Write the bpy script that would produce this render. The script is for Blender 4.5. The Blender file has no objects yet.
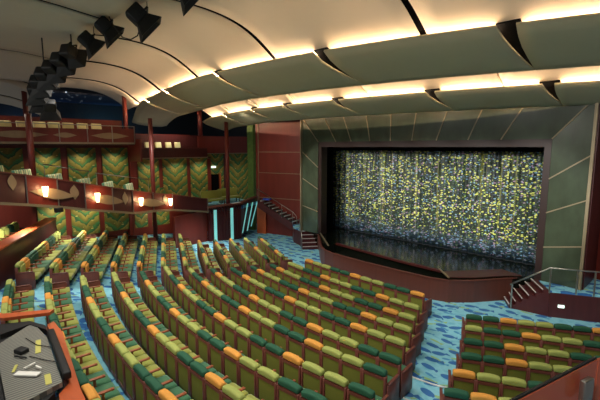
import bpy, bmesh, math, random
from mathutils import Vector, Matrix
rnd = random.Random(7)
S = bpy.context.scene
COL = S.collection
PI = math.pi

# ------------------------------------------------------------------ helpers
def lin(c):
    out = []
    for v in c[:3]:
        v = v / 255.0
        out.append(v / 12.92 if v <= 0.04045 else ((v + 0.055) / 1.055) ** 2.4)
    return out

class NT:
    def __init__(self, name):
        self.m = bpy.data.materials.new(name); self.m.use_nodes = True
        self.t = self.m.node_tree; self.n = self.t.nodes; self.n.clear()
        self.out = self.n.new('ShaderNodeOutputMaterial')
        self.p = self.n.new('ShaderNodeBsdfPrincipled')
        self.t.links.new(self.p.outputs[0], self.out.inputs[0])
    def link(self, a, b): self.t.links.new(a, b)
    def node(self, k, **kw):
        x = self.n.new(k)
        for a, b in kw.items(): setattr(x, a, b)
        return x
    def coord(self, scale=(1, 1, 1), kind='Object', rot=(0, 0, 0)):
        tc = self.node('ShaderNodeTexCoord'); mp = self.node('ShaderNodeMapping')
        mp.inputs['Scale'].default_value = scale; mp.inputs['Rotation'].default_value = rot
        self.link(tc.outputs[kind], mp.inputs[0]); return mp.outputs[0]
    def math(self, op, a, b=None, clamp=False):
        x = self.node('ShaderNodeMath', operation=op); x.use_clamp = clamp
        for i, v in enumerate((a, b)):
            if v is None: continue
            if isinstance(v, (int, float)): x.inputs[i].default_value = v
            else: self.link(v, x.inputs[i])
        return x.outputs[0]
    def mix(self, f, a, b):
        x = self.node('ShaderNodeMix', data_type='RGBA')
        for s, v in ((x.inputs[0], f), (x.inputs[6], a), (x.inputs[7], b)):
            if isinstance(v, (int, float)): s.default_value = v
            elif isinstance(v, (list, tuple)): s.default_value = (*v[:3], 1)
            else: self.link(v, s)
        return x.outputs[2]
    def noise(self, vec, scale, detail=3, rough=.5):
        x = self.node('ShaderNodeTexNoise'); x.inputs['Scale'].default_value = scale
        x.inputs['Detail'].default_value = detail; x.inputs['Roughness'].default_value = rough
        self.link(vec, x.inputs['Vector']); return x.outputs['Fac']
    def sep(self, vec):
        x = self.node('ShaderNodeSeparateXYZ'); self.link(vec, x.inputs[0]); return x.outputs
    def comb(self, a, b, c):
        x = self.node('ShaderNodeCombineXYZ')
        for i, v in enumerate((a, b, c)):
            if isinstance(v, (int, float)): x.inputs[i].default_value = v
            else: self.link(v, x.inputs[i])
        return x.outputs[0]
    def ramp(self, f, stops, const=False):
        x = self.node('ShaderNodeValToRGB'); e = x.color_ramp.elements
        if const: x.color_ramp.interpolation = 'CONSTANT'
        while len(e) < len(stops): e.new(.5)
        for el, (p, c) in zip(e, stops): el.position = p; el.color = (*c[:3], 1)
        self.link(f, x.inputs[0]); return x.outputs[0]

def mat(name, rgb, rough=.5, metal=0, var=.12, scale=6, stretch=(1, 1, 1), spec=.5, bump=0, sheen=0, raw=False):
    k = NT(name); c = list(rgb) if raw else lin(rgb)
    v = k.coord(stretch); f = k.noise(v, scale, 4)
    a = [x * (1 - var) for x in c]; b = [min(1, x * (1 + var)) for x in c]
    k.link(k.mix(f, a, b), k.p.inputs['Base Color'])
    k.p.inputs['Roughness'].default_value = rough; k.p.inputs['Metallic'].default_value = metal
    k.p.inputs['Specular IOR Level'].default_value = spec
    if sheen: k.p.inputs['Sheen Weight'].default_value = sheen
    if bump:
        bn = k.node('ShaderNodeBump'); bn.inputs['Strength'].default_value = bump; bn.inputs['Distance'].default_value = .02
        k.link(f, bn.inputs['Height']); k.link(bn.outputs[0], k.p.inputs['Normal'])
    return k.m

def emis(name, rgb, strength):
    k = NT(name); c = lin(rgb)
    v = k.coord(); f = k.noise(v, 3, 2)
    k.link(k.mix(f, [x * .95 for x in c], c), k.p.inputs['Emission Color'])
    k.p.inputs['Base Color'].default_value = (*c, 1)
    k.p.inputs['Emission Strength'].default_value = strength
    return k.m

class B:
    """collects geometry for ONE mesh object (world coordinates unless the parent sits at the origin)"""
    def __init__(self): self.v = []; self.f = []; self.s = []
    def add(self, vs, fs, smooth=False):
        o = len(self.v); self.v += [tuple(p) for p in vs]
        self.f += [tuple(i + o for i in q) for q in fs]; self.s += [smooth] * len(fs); return self
    def box(self, c, s, rz=0, rx=0, ry=0, bev=0, seg=2, arch=0):
        bm = bmesh.new(); bmesh.ops.create_cube(bm, size=1)
        for v in bm.verts: v.co = Vector((v.co.x * s[0], v.co.y * s[1], v.co.z * s[2]))
        if arch:
            bmesh.ops.subdivide_edges(bm, edges=[e for e in bm.edges if abs(e.verts[0].co.x - e.verts[1].co.x) > 1e-5], cuts=3)
            for v in bm.verts:
                if v.co.z > 0: v.co.z -= arch * (2 * v.co.x / s[0]) ** 2
        if bev:
            es = [e for e in bm.edges if len(e.link_faces) == 2 and e.calc_face_angle(0) > .6]
            bmesh.ops.bevel(bm, geom=es, offset=bev, segments=seg, affect='EDGES', profile=.6, clamp_overlap=True)
        M = Matrix.Translation(c) @ Matrix.Rotation(rz, 4, 'Z') @ Matrix.Rotation(ry, 4, 'Y') @ Matrix.Rotation(rx, 4, 'X')
        bm.verts.index_update()
        self.add([M @ v.co for v in bm.verts], [[v.index for v in f.verts] for f in bm.faces], bool(bev))
        bm.free(); return self
    def beam(self, p0, p1, w, h, up=(0, 0, 1)):
        p0, p1 = Vector(p0), Vector(p1); d = (p1 - p0).normalized(); u = Vector(up)
        if abs(d.dot(u)) > .98: u = Vector((0, 1, 0))
        r = d.cross(u).normalized() * w / 2; u = r.cross(d).normalized() * h / 2
        vs = [p + a * r + b * u for p in (p0, p1) for a, b in ((-1, -1), (1, -1), (1, 1), (-1, 1))]
        return self.add(vs, [(0, 1, 2, 3), (7, 6, 5, 4), (0, 4, 5, 1), (1, 5, 6, 2), (2, 6, 7, 3), (3, 7, 4, 0)])
    def tube(self, pts, r, n=8, r2=None):
        pts = [Vector(p) for p in pts]; m = len(pts); vs = []
        for i, p in enumerate(pts):
            d = (pts[min(i + 1, m - 1)] - pts[max(i - 1, 0)]).normalized()
            a = Vector((0, 0, 1)) if abs(d.z) < .95 else Vector((1, 0, 0))
            x = d.cross(a).normalized(); y = x.cross(d)
            rr = r if r2 is None else r + (r2 - r) * i / (m - 1)
            vs += [p + rr * (math.cos(2 * PI * k / n) * x + math.sin(2 * PI * k / n) * y) for k in range(n)]
        fs = [(i * n + k, i * n + (k + 1) % n, (i + 1) * n + (k + 1) % n, (i + 1) * n + k) for i in range(m - 1) for k in range(n)]
        self.add(vs, fs, True)
        o = len(self.v) - len(vs)
        self.f += [tuple(o + k for k in range(n))[::-1], tuple(o + (m - 1) * n + k for k in range(n))]; self.s += [False, False]
        return self
    def prism(self, poly, z0, z1):
        """poly: plan outline; z0,z1 floats or lists per corner"""
        n = len(poly); a = z0 if isinstance(z0, (list, tuple)) else [z0] * n; b = z1 if isinstance(z1, (list, tuple)) else [z1] * n
        vs = [(x, y, a[i]) for i, (x, y) in enumerate(poly)] + [(x, y, b[i]) for i, (x, y) in enumerate(poly)]
        fs = [tuple(range(n))[::-1], tuple(range(n, 2 * n))] + [(i, (i + 1) % n, n + (i + 1) % n, n + i) for i in range(n)]
        return self.add(vs, fs)
    def slab(self, corners, nrm, t):
        """thick panel from a 3D outline, extruded by t along nrm"""
        nn = Vector(nrm).normalized() * t; n = len(corners)
        vs = [Vector(c) for c in corners] + [Vector(c) + nn for c in corners]
        return self.add(vs, [tuple(range(n)), tuple(range(n, 2 * n))[::-1]] + [(i, (i + 1) % n, n + (i + 1) % n, n + i) for i in range(n)])
    def grid(self, rows, thick=None, smooth=True):
        """rows: list of lists of points; thick: vector offset to close it into a sheet with depth"""
        m, n = len(rows), len(rows[0]); vs = [Vector(p) for r in rows for p in r]
        fs = [(i * n + j, i * n + j + 1, (i + 1) * n + j + 1, (i + 1) * n + j) for i in range(m - 1) for j in range(n - 1)]
        if thick is None: return self.add(vs, fs, smooth)
        t = Vector(thick); N = m * n; vs += [p + t for p in vs]
        self.add(vs, fs + [tuple(N + i for i in q)[::-1] for q in fs], smooth)
        o = len(self.v) - 2 * N
        br = [j for j in range(n)] + [i * n + n - 1 for i in range(1, m)] + [(m - 1) * n + j for j in range(n - 2, -1, -1)] + [i * n for i in range(m - 2, 0, -1)]
        for a, b in zip(br, br[1:] + br[:1]):
            self.f.append((o + b, o + a, o + N + a, o + N + b)); self.s.append(False)
        return self
    def build(self, name, m, parent=None, sharp=None):
        me = bpy.data.meshes.new(name)
        off = Vector((0, 0, 0)); p = parent
        while p is not None: off += p.location; p = p.parent
        o = bpy.data.objects.new(name, me)
        if parent is None:
            xs, ys, zs = zip(*self.v)
            off = Vector(((min(xs) + max(xs)) / 2, (min(ys) + max(ys)) / 2, min(zs))); o.location = off
        me.from_pydata([tuple(Vector(v) - off) for v in self.v], [], self.f)
        bm = bmesh.new(); bm.from_mesh(me); bmesh.ops.recalc_face_normals(bm, faces=bm.faces)
        for f, s in zip(bm.faces, self.s): f.smooth = s
        bm.to_mesh(me); bm.free()
        me.materials.append(m); COL.objects.link(o); o.parent = parent
        return o

def tag(o, label, cat, group=None, kind=None):
    o['label'] = label; o['category'] = cat
    if group: o['group'] = group
    if kind: o['kind'] = kind
    return o
def thing(name, loc, label, cat, group=None):
    e = bpy.data.objects.new(name, None); e.empty_display_size = .1; COL.objects.link(e)
    e.location = loc; return tag(e, label, cat, group)
def struct(o): o['kind'] = 'structure'; return o
ORD = ['zeroth', 'first', 'second', 'third', 'fourth', 'fifth', 'sixth', 'seventh', 'eighth', 'ninth', 'tenth', 'eleventh', 'twelfth',
       'thirteenth', 'fourteenth', 'fifteenth', 'sixteenth', 'seventeenth', 'eighteenth', 'nineteenth', 'twentieth', 'twenty-first']

# ------------------------------------------------------------------ materials
M = {}
M['redwood'] = mat('red_wood', (112, 42, 34), .38, var=.3, scale=3, stretch=(1, 1, .15))
M['darkwood'] = mat('dark_red_wood', (74, 30, 30), .4, var=.3, scale=3, stretch=(3, 3, .3))
M['framedark'] = mat('stage_frame_wood', (42, 22, 18), .45, var=.25, scale=3)
M['orangewood'] = mat('orange_wood', (178, 84, 44), .35, var=.2, scale=4, stretch=(.4, 3, 3))
M['armwood'] = mat('arm_wood', (150, 84, 56), .4, var=.2, scale=10, stretch=(4, .4, 4))
M['framewood'] = mat('seat_frame_wood', (104, 54, 44), .45, var=.2, scale=8, stretch=(4, 4, .4))
M['olive'] = mat('olive_fabric', (104, 106, 42), .9, var=.25, scale=60, spec=.2)
M['olive_seat'] = mat('olive_seat_fabric', (134, 138, 54), .9, var=.25, scale=40, sheen=.2)
M['green_seat'] = mat('green_seat_fabric', (46, 98, 64), .9, var=.25, scale=40, sheen=.2)
M['head_orange'] = mat('orange_headrest', (208, 144, 60), .85, var=.12, scale=30)
M['head_light'] = mat('light_green_headrest', (150, 158, 82), .85, var=.12, scale=30)
M['head_dark'] = mat('dark_green_headrest', (28, 80, 56), .85, var=.15, scale=30)
M['black'] = mat('black_metal', (8, 8, 9), .6, var=.2, scale=20)
M['steel'] = mat('brushed_steel', (168, 164, 156), .3, metal=.9, var=.1, scale=30, stretch=(1, 1, 8))
M['paletrim'] = mat('pale_trim', (146, 132, 106), .4, metal=.3, var=.1)
M['cream'] = mat('ceiling_cream', (214, 199, 177), .8, var=.03, scale=1.2)
M['panelcream'] = mat('panel_grey_cream', (192, 182, 148), .75, var=.04, scale=2)
M['void'] = mat('ceiling_void', (9, 8, 9), .95, spec=.1)
M['creamchair'] = mat('cream_upholstery', (232, 222, 172), .8, var=.1, scale=25)
def stripes():
    k = NT('striped_upholstery'); s_ = k.sep(k.coord())
    f = k.math('FRACT', k.math('MULTIPLY', s_[0], 3.2))
    k.link(k.ramp(f, [(0, lin((226, 222, 178))), (.4, lin((112, 172, 136))), (.6, lin((214, 214, 170))), (.8, lin((84, 130, 104)))], True), k.p.inputs['Base Color'])
    k.p.inputs['Roughness'].default_value = .85
    return k.m
M['mint'] = stripes()
M['inlay'] = mat('pale_wood_inlay', (150, 126, 96), .4, var=.2, scale=5)
M['white'] = mat('white_plastic', (232, 230, 222), .5, var=.05)
M['yellow'] = mat('yellow_tape', (186, 180, 92), .6, var=.1)
M['bluecloth'] = mat('blue_cloth', (60, 84, 196), .8, var=.2)
M['greenpil'] = mat('green_pilaster', (84, 112, 50), .6, var=.5, scale=5)
M['stagefloor'] = mat('stage_floor', (14, 18, 12), .13, var=.3, scale=4)
M['pit'] = mat('dark_pit', (26, 30, 22), .6, var=.3, scale=5)
M['apron'] = mat('apron_wood', (92, 50, 40), .4, var=.22, scale=3, stretch=(3, 3, .2))
M['marble'] = mat('green_marble', (62, 72, 56), .25, var=.45, scale=2.6, stretch=(1, 1, .6))
M['nosing'] = mat('white_step_edge', (214, 208, 204), .5, var=.05)
M['navy'] = mat('navy_wall', (12, 22, 34), .7, var=.3, scale=2)
M['sconce'] = emis('lamp_glass', (255, 226, 168), 9)
M['teal'] = emis('teal_lamp', (130, 214, 210), .5)
M['cove'] = emis('cove_lamp', (255, 221, 182), 80)
M['exit'] = emis('lit_sign', (214, 240, 226), 1.6)

def carpet():
    k = NT('fish_carpet'); v = k.coord()
    s = k.sep(v); vec = k.comb(s[0], s[1], 0.0)
    w = k.noise(vec, 3, 3)
    base = k.ramp(w, [(.3, lin((104, 178, 204))), (.5, lin((136, 200, 218))), (.7, lin((116, 188, 206)))])
    def fish(scale, seed, col, prev, thr, L, W):
        sh = k.node('ShaderNodeVectorMath', operation='ADD'); k.link(vec, sh.inputs[0]); sh.inputs[1].default_value = (seed, seed * .7, 0)
        vo = k.node('ShaderNodeTexVoronoi', feature='F1'); vo.voronoi_dimensions = '2D'
        vo.inputs['Scale'].default_value = scale; vo.inputs['Randomness'].default_value = .6
        k.link(sh.outputs[0], vo.inputs['Vector'])
        df = k.node('ShaderNodeVectorMath', operation='SUBTRACT'); k.link(sh.outputs[0], df.inputs[0]); k.link(vo.outputs['Position'], df.inputs[1])
        cs = k.sep(vo.outputs['Color'])
        rot = k.node('ShaderNodeVectorRotate', rotation_type='Z_AXIS')
        k.link(df.outputs[0], rot.inputs['Vector'])
        k.link(k.math('SUBTRACT', k.math('MULTIPLY', cs[0], 1.2), .8), rot.inputs['Angle'])
        p = k.sep(rot.outputs[0])
        # body: ellipse; tail: wedge behind it
        bx = k.math('DIVIDE', p[0], L); by = k.math('DIVIDE', p[1], W)
        e = k.math('ADD', k.math('MULTIPLY', bx, bx), k.math('MULTIPLY', by, by))
        body = k.math('LESS_THAN', e, 1.0)
        tx = k.math('SUBTRACT', p[0], L * .7)
        tail = k.math('MULTIPLY', k.math('LESS_THAN', k.math('ABSOLUTE', p[1]), k.math('MULTIPLY', tx, .62)), k.math('LESS_THAN', tx, L * .95))
        f = k.math('MAXIMUM', body, tail)
        f = k.math('MULTIPLY', f, k.math('GREATER_THAN', cs[1], thr))
        return k.mix(k.math('MULTIPLY', f, .92), prev, col)
    c = fish(1.7, 3.3, lin((146, 184, 120)), base, .55, .17, .07)
    c = fish(2.3, 9.1, lin((60, 136, 190)), c, .62, .12, .06)
    c = fish(1.75, 0.0, lin((30, 94, 166)), c, .08, .2, .125)
    k.link(c, k.p.inputs['Base Color']); k.p.inputs['Roughness'].default_value = .95
    return k.m
M['carpet'] = carpet()

def chevron(name, axis=1):
    """green and gold chevron leaf wall panel; pattern runs along the panel (axis) and up z"""
    k = NT(name); v = k.coord(); s = k.sep(v); u = s[axis]; z = s[2]
    zz = k.math('ABSOLUTE', u)
    t = k.math('ADD', k.math('MULTIPLY', z, 1.75), k.math('MULTIPLY', zz, -1.6))
    nz = k.noise(v, 2.4, 3)
    t = k.math('ADD', t, k.math('MULTIPLY', nz, 1.0))
    fr = k.math('FRACT', t)
    stripe = k.ramp(fr, [(0, lin((132, 122, 52))), (.28, lin((150, 138, 66))), (.34, lin((34, 84, 50))), (.62, lin((66, 124, 70))), (.68, lin((92, 100, 44))), (.95, lin((126, 114, 46)))])
    vo = k.node('ShaderNodeTexVoronoi', feature='F1'); vo.inputs['Scale'].default_value = 1
    mp = k.node('ShaderNodeMapping'); mp.inputs['Scale'].default_value = (4.2, 4.2, 8); k.link(v, mp.inputs[0]); k.link(mp.outputs[0], vo.inputs['Vector'])
    cs = k.sep(vo.outputs['Color'])
    fl = k.math('MULTIPLY', k.math('LESS_THAN', vo.outputs['Distance'], .34), k.math('GREATER_THAN', cs[0], .45))
    c = k.mix(fl, stripe, k.mix(k.math('GREATER_THAN', cs[1], .5), lin((200, 178, 104)), lin((40, 92, 66))))
    k.link(c, k.p.inputs['Base Color']); k.p.inputs['Roughness'].default_value = .6
    return k.m
M['chev'] = chevron('chevron_wall_panel')

def curtain_mat():
    k = NT('sequin_forest_curtain'); v = k.coord(); s = k.sep(v); x, z = s[0], s[2]
    tr = k.noise(k.comb(k.math('MULTIPLY', x, 3.2), 0.0, k.math('MULTIPLY', z, .06)), 1.0, 3)
    col = k.ramp(tr, [(.36, lin((10, 20, 17))), (.5, lin((26, 42, 28))), (.58, lin((14, 28, 20))), (.64, lin((112, 112, 50))), (.72, lin((22, 36, 24)))])
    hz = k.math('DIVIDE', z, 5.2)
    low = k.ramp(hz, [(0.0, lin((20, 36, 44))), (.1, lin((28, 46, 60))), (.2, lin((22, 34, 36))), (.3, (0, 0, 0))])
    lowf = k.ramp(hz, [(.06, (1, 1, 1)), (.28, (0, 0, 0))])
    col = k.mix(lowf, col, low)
    def specks(col, sx, sz, thr, rad, seed, stops):
        vec = k.comb(k.math('ADD', k.math('MULTIPLY', x, sx), seed), 0.0, k.math('MULTIPLY', z, sz))
        vo = k.node('ShaderNodeTexVoronoi', feature='F1'); vo.inputs['Scale'].default_value = 1
        k.link(vec, vo.inputs['Vector'])
        cs = k.sep(vo.outputs['Color'])
        clus = k.noise(k.comb(x, 0.0, z), 1.1, 3)
        dens = k.math('ADD', cs[0], k.math('MULTIPLY', k.math('SUBTRACT', clus, .5), 1.3))
        f = k.math('MULTIPLY', k.math('LESS_THAN', vo.outputs['Distance'], rad), k.math('GREATER_THAN', dens, thr))
        f = k.math('MULTIPLY', f, k.math('GREATER_THAN', hz, .015))
        return k.mix(f, col, k.ramp(cs[1], stops, True))
    cool = [(0, lin((120, 160, 190))), (.3, lin((196, 214, 206))), (.6, lin((92, 112, 150))), (.8, lin((160, 130, 160)))]
    warm = [(0, lin((214, 220, 110))), (.22, lin((164, 192, 92))), (.42, lin((240, 242, 196))), (.6, lin((92, 132, 66))), (.8, lin((200, 200, 96)))]
    col = specks(col, 12, 16, .3, .36, 0, [(0, lin((66, 92, 54))), (.4, lin((120, 104, 120))), (.6, lin((104, 116, 60))), (.8, lin((64, 84, 110)))])
    col = specks(col, 8.5, 12, .45, .36, 7.7, cool)
    warmed = specks(col, 8, 12, .42, .38, 3.1, warm)
    streak = specks(col, 4.5, 17, .42, .42, 13.3, [(0, lin((120, 146, 176))), (.35, lin((70, 92, 120))), (.6, lin((150, 150, 170))), (.8, lin((90, 110, 90)))])
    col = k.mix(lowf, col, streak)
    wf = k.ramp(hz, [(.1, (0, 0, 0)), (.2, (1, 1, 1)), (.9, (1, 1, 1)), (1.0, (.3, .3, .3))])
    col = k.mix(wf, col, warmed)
    k.link(col, k.p.inputs['Base Color']); k.p.inputs['Roughness'].default_value = .5
    return k.m
M['curtain'] = curtain_mat()

def starry():
    k = NT('starry_ceiling'); v = k.coord()
    vo = k.node('ShaderNodeTexVoronoi', feature='F1'); vo.inputs['Scale'].default_value = 1.6; k.link(v, vo.inputs['Vector'])
    k.p.inputs['Base Color'].default_value = (*lin((30, 50, 84)), 1)
    f = k.math('LESS_THAN', vo.outputs['Distance'], .1)
    k.p.inputs['Emission Color'].default_value = (.7, .85, 1, 1)
    k.link(k.math('MULTIPLY', f, .5), k.p.inputs['Emission Strength'])
    return k.m
M['stars'] = starry()

def ribbed():
    k = NT('ribbed_grey_cover'); v = k.coord(); s = k.sep(v)
    r = k.math('SINE', k.math('MULTIPLY', s[0], 90))
    c = k.mix(k.math('GREATER_THAN', r, .2), lin((84, 86, 82)), lin((134, 132, 122)))
    k.link(c, k.p.inputs['Base Color']); k.p.inputs['Roughness'].default_value = .45
    return k.m
M['ribbed'] = ribbed()

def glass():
    k = NT('glass_painted_reflection'); k.p.inputs['Base Color'].default_value = (*lin((150, 78, 56)), 1)
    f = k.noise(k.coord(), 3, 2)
    k.link(k.mix(f, lin((214, 104, 76)), lin((226, 116, 84))), k.p.inputs['Base Color'])  # reddish base colour paints a wood reflection into the pane
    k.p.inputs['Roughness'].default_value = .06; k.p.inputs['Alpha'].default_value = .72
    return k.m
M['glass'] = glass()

# ------------------------------------------------------------------ floor of the house
def sstep(a, b, x):
    t = min(1, max(0, (x - a) / (b - a))); return t * t * (3 - 2 * t)
def floor_z(x, y):
    rc = (-5.6 - (y - .018 * x * x + .11 * x)) / .97
    rl = (-5.9 - (y + .45 * (x + 3.4))) / 1.045
    rq = (-6.37 - (y - .56 * (x - 5))) / 1.18
    bl = -3.4 - .15 * (-5.5 - y); br = 4.4 + .33 * (-5.5 - y)
    wl = 1 - sstep(bl - .5, bl + .5, x); wr = sstep(br - .5, br + .5, x)
    r = rc * (1 - wl) * (1 - wr) + rl * wl + rq * wr
    return .1 * max(0, r)
b = B(); rows = []
for i in range(72):
    y = -20 + i * .31
    rows.append([(-15.2 + j * .31, y, floor_z(-15.2 + j * .31, y)) for j in range(92)])
b.grid(rows); struct(b.build('floor', M['carpet']))

# ------------------------------------------------------------------ theatre seats
PARTS = {}
def seat_mesh(key, bld, m):
    o = bld.build(key, m, ROOT0); me = o.data
    bpy.data.objects.remove(o); PARTS[key] = me
ROOT0 = bpy.data.objects.new('temporary', None); COL.objects.link(ROOT0)
seat_mesh('pedestal', B().box((0, .08, .11), (.42, .34, .22)), M['black'])
fb = B()
for s in (-1, 1): fb.box((s * .2575, -.2, .44), (.045, .1, .8), bev=.006, seg=1)
fb.box((0, -.2, .79), (.47, .1, .06)).box((0, -.2, .1), (.47, .08, .08))
seat_mesh('frame', fb, M['framewood'])
seat_mesh('backrest', B().box((0, -.17, .45), (.468, .12, .62), bev=.02).box((0, -.12, .6), (.46, .05, .3), bev=.02), M['olive'])
for c in ('orange', 'light', 'dark'):
    seat_mesh('headrest_' + c, B().box((0, -.17, .905), (.53, .15, .15), bev=.045, seg=3, arch=.03).box((0, -.075, .72), (.47, .06, .32), bev=.025), M['head_' + c])
seat_mesh('seat_cushion_olive', B().box((0, .17, .41), (.545, .54, .17), bev=.05), M['olive_seat'])
seat_mesh('seat_cushion_green', B().box((0, .17, .41), (.545, .54, .17), bev=.05), M['green_seat'])
ab = B()
for z, y0, y1 in ((.645, -.1, .27),):
    ab.box((.28, (y0 + y1) / 2, z), (.07, y1 - y0, .035), bev=.008, seg=1)
ab.box((.262, .285, z), (.022, .06, .035)).box((.298, .285, z), (.022, .06, .035)).box((.28, .12, .42), (.03, .05, .42))
seat_mesh('armrest', ab, M['armwood'])
def endpanel(s):
    return B().box((s * .305, .08, .33), (.04, .58, .62), bev=.012, seg=1).box((s * .305, .08, .655), (.07, .5, .035), bev=.008, seg=1)
seat_mesh('end_panel_right', endpanel(1), M['framewood'])
seat_mesh('end_panel_left', endpanel(-1), M['framewood'])
bpy.data.objects.remove(ROOT0)
CYC = ['orange', 'light', 'light', 'dark', 'dark']
CNAME = {'orange': 'orange', 'light': 'light green', 'dark': 'dark green'}
CAMP = Vector((10.36, -18.29, 6.2))
SEATS = []   # (pos, heading, scale_x, colour, is_left_end, is_right_end, label, group)
def seat_at(px, py, dx, dy, col, le, re, label, group, sx=1.0):
    """px,py = plan position of the headrest; (dx,dy) unit vector along the row towards the seat's right"""
    fx, fy = -dy, dx
    x, y = px + .17 * fx, py + .17 * fy
    SEATS.append((Vector((x, y, floor_z(x, y))), math.atan2(dy, dx), sx, col, le, re, label, group))

# centre block: y = a x^2 + b x + c ; x of an orange seat, first and last seat counted from it, pitch
RC = [(.012, -.0408, -5.48, -2.43, 0, 10, .57), (.0147, -.0757, -6.7726, -.1, -4, 7, .562), (.0187, -.0925, -7.8527, .93, -6, 6, .56),
      (.0167, -.0889, -8.8175, .82, -6, 7, .558), (.0186, -.1017, -9.811, -1.53, -2, 12, .556), (.021, -.1314, -10.7581, .53, -6, 9, .565),
      (.0223, -.1237, -11.6029, -1.52, -3, 13, .56), (.0215, -.1312, -12.4986, -1.54, -4, 13, .588), (.0221, -.1234, -13.4266, -2.44, -2, 16, .584),
      (.0181, -.1205, -14.3215, -1.59, -4, 14, .573), (.015, -.1146, -15.2512, -1.57, -4, 12, .575), (.013, -.1137, -16.2242, -2.46, -3, 12, .571),
      (.012, -.113, -17.2, -2.62, -3, 2, .56)]
for i, (a, bb, c, x0, k0, k1, P) in enumerate(RC):
    for kk in range(k0, k1 + 1):
        x = x0; n = 40
        for _ in range(n): x += kk * P / n / math.sqrt(1 + (2 * a * x + bb) ** 2)
        y = a * x * x + bb * x + c; sl = 2 * a * x + bb; q = math.sqrt(1 + sl * sl)
        col = CYC[kk % 5]
        lab = f"{CNAME[col]} topped theatre seat, {ORD[kk - k0 + 1]} from the left aisle, centre block {ORD[i + 1]} row from stage"
        seat_at(x, y, 1 / q, sl / q, col, kk == k0, kk == k1 and i < 8, lab, 'theatre seats of the centre block', min(1, P / .56))
# left block: aisle end, far end, seats, colour phase
LB = [((-3.99, -5.66), (-8.45, -3.73), 8, 1), ((-3.94, -6.65), (-8.1, -4.9), 8, 3), ((-4.0, -7.71), (-8.1, -5.9), 8, 2), ((-4.08, -8.7), (-8.2, -6.85), 8, 1), ((-4.25, -9.66), (-8.3, -7.75), 8, 2),
      ((-4.48, -10.55), (-10.03, -7.95), 11, 1), ((-4.75, -11.4), (-10.49, -8.67), 11, 1), ((-5.05, -12.25), (-11.1, -9.4), 11, 0), ((-5.35, -13.13), (-11.6, -10.25), 12, 0),
      ((-5.75, -14.05), (-12.05, -11.1), 12, 0), ((-6.05, -15.0), (-12.35, -12.1), 12, 1), ((-6.6, -15.95), (-12.38, -13.28), 11, 1)]
for i, (p, q, n, ph) in enumerate(LB):
    d = Vector((q[0] - p[0], q[1] - p[1])).normalized()
    for kk in range(n):
        s = .28 + kk * .56
        col = CYC[(ph - kk) % 5]
        lab = f"{CNAME[col]} topped theatre seat, {ORD[kk + 1]} from the aisle, left block {ORD[i + 1]} row from stage"
        seat_at(p[0] + d.x * s, p[1] + d.y * s, -d.x, -d.y, col, kk == n - 1, kk == 0, lab, 'theatre seats of the left block')
# right block
QB = [((5.33, -6.16), (8.41, -4.40), ['dark', 'dark', 'orange', 'light', 'light', 'dark', 'dark', 'orange']),
      ((5.72, -7.13), (8.5, -5.72), ['light', 'dark', 'dark', 'orange', 'light', 'light', 'dark', 'dark']),
      ((6.13, -8.16), (8.9, -6.72), ['dark', 'dark', 'orange', 'light', 'light', 'dark', 'dark']),
      ((6.49, -9.13), (9.0, -7.75), ['dark', 'dark', 'orange', 'light', 'light', 'dark']),
      ((6.76, -10.16), (9.2, -8.87), ['orange', 'light', 'light', 'dark', 'dark']),
      ((7.02, -11.1), (9.4, -9.85), ['dark', 'orange', 'light', 'light'])]
for i, (p, q, cols) in enumerate(QB):
    d = Vector((q[0] - p[0], q[1] - p[1])).normalized()
    for kk, col in enumerate(cols):
        s = .245 + kk * .49
        lab = f"{CNAME[col]} topped theatre seat, {ORD[kk + 1]} from the aisle, right block {ORD[i + 1]} row from stage"
        seat_at(p[0] + d.x * s, p[1] + d.y * s, d.x, d.y, col, kk == 0, False, lab, 'theatre seats of the right block', .875)

def seat_parts(col, le, re):
    out = [('pedestal', 'pedestal'), ('frame', 'frame'), ('backrest', 'backrest'), ('headrest', 'headrest_' + col),
           ('seat_cushion', 'seat_cushion_green' if col == 'dark' else 'seat_cushion_olive')]
    if not re: out.append(('armrest', 'armrest'))
    if re: out.append(('end_panel', 'end_panel_right'))
    if le: out.append(('end_panel', 'end_panel_left'))
    return out
order = sorted(SEATS, key=lambda s: (s[0] - CAMP).length)
for pos, hd, sx, col, le, re, lab, grp in order[:300]:
    r = bpy.data.objects.new('theatre_seat', None); r.empty_display_size = .1
    r.location = pos; r.rotation_euler = (0, 0, hd); r.scale = (sx, 1, 1); COL.objects.link(r)
    tag(r, lab, 'seat', grp)
    for nm, key in seat_parts(col, le, re):
        o = bpy.data.objects.new(nm, PARTS[key]); COL.objects.link(o); o.parent = r
        if nm == 'headrest': o['label'] = CNAME[col] + ' headrest'
if len(order) > 300:
    me = bpy.data.meshes.new('theatre_seat'); bm = bmesh.new(); mats = []
    for pos, hd, sx, col, le, re, lab, grp in order[300:]:
        X = Matrix.Translation(pos) @ Matrix.Rotation(hd, 4, 'Z') @ Matrix.Diagonal((sx, 1, 1, 1))
        for nm, key in seat_parts(col, le, re):
            pm = PARTS[key]
            if pm.materials[0] not in mats: mats.append(pm.materials[0])
            mi = mats.index(pm.materials[0]); vs = [bm.verts.new(X @ v.co) for v in pm.vertices]
            for p in pm.polygons:
                f = bm.faces.new([vs[i] for i in p.vertices]); f.material_index = mi; f.smooth = p.use_smooth
    bm.to_mesh(me); bm.free()
    for m in mats: me.materials.append(m)
    o = bpy.data.objects.new('distant_theatre_seats', me); COL.objects.link(o)
    tag(o, 'farthest green topped theatre seats at the left wall end of the left block', 'seat', kind='stuff')

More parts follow.
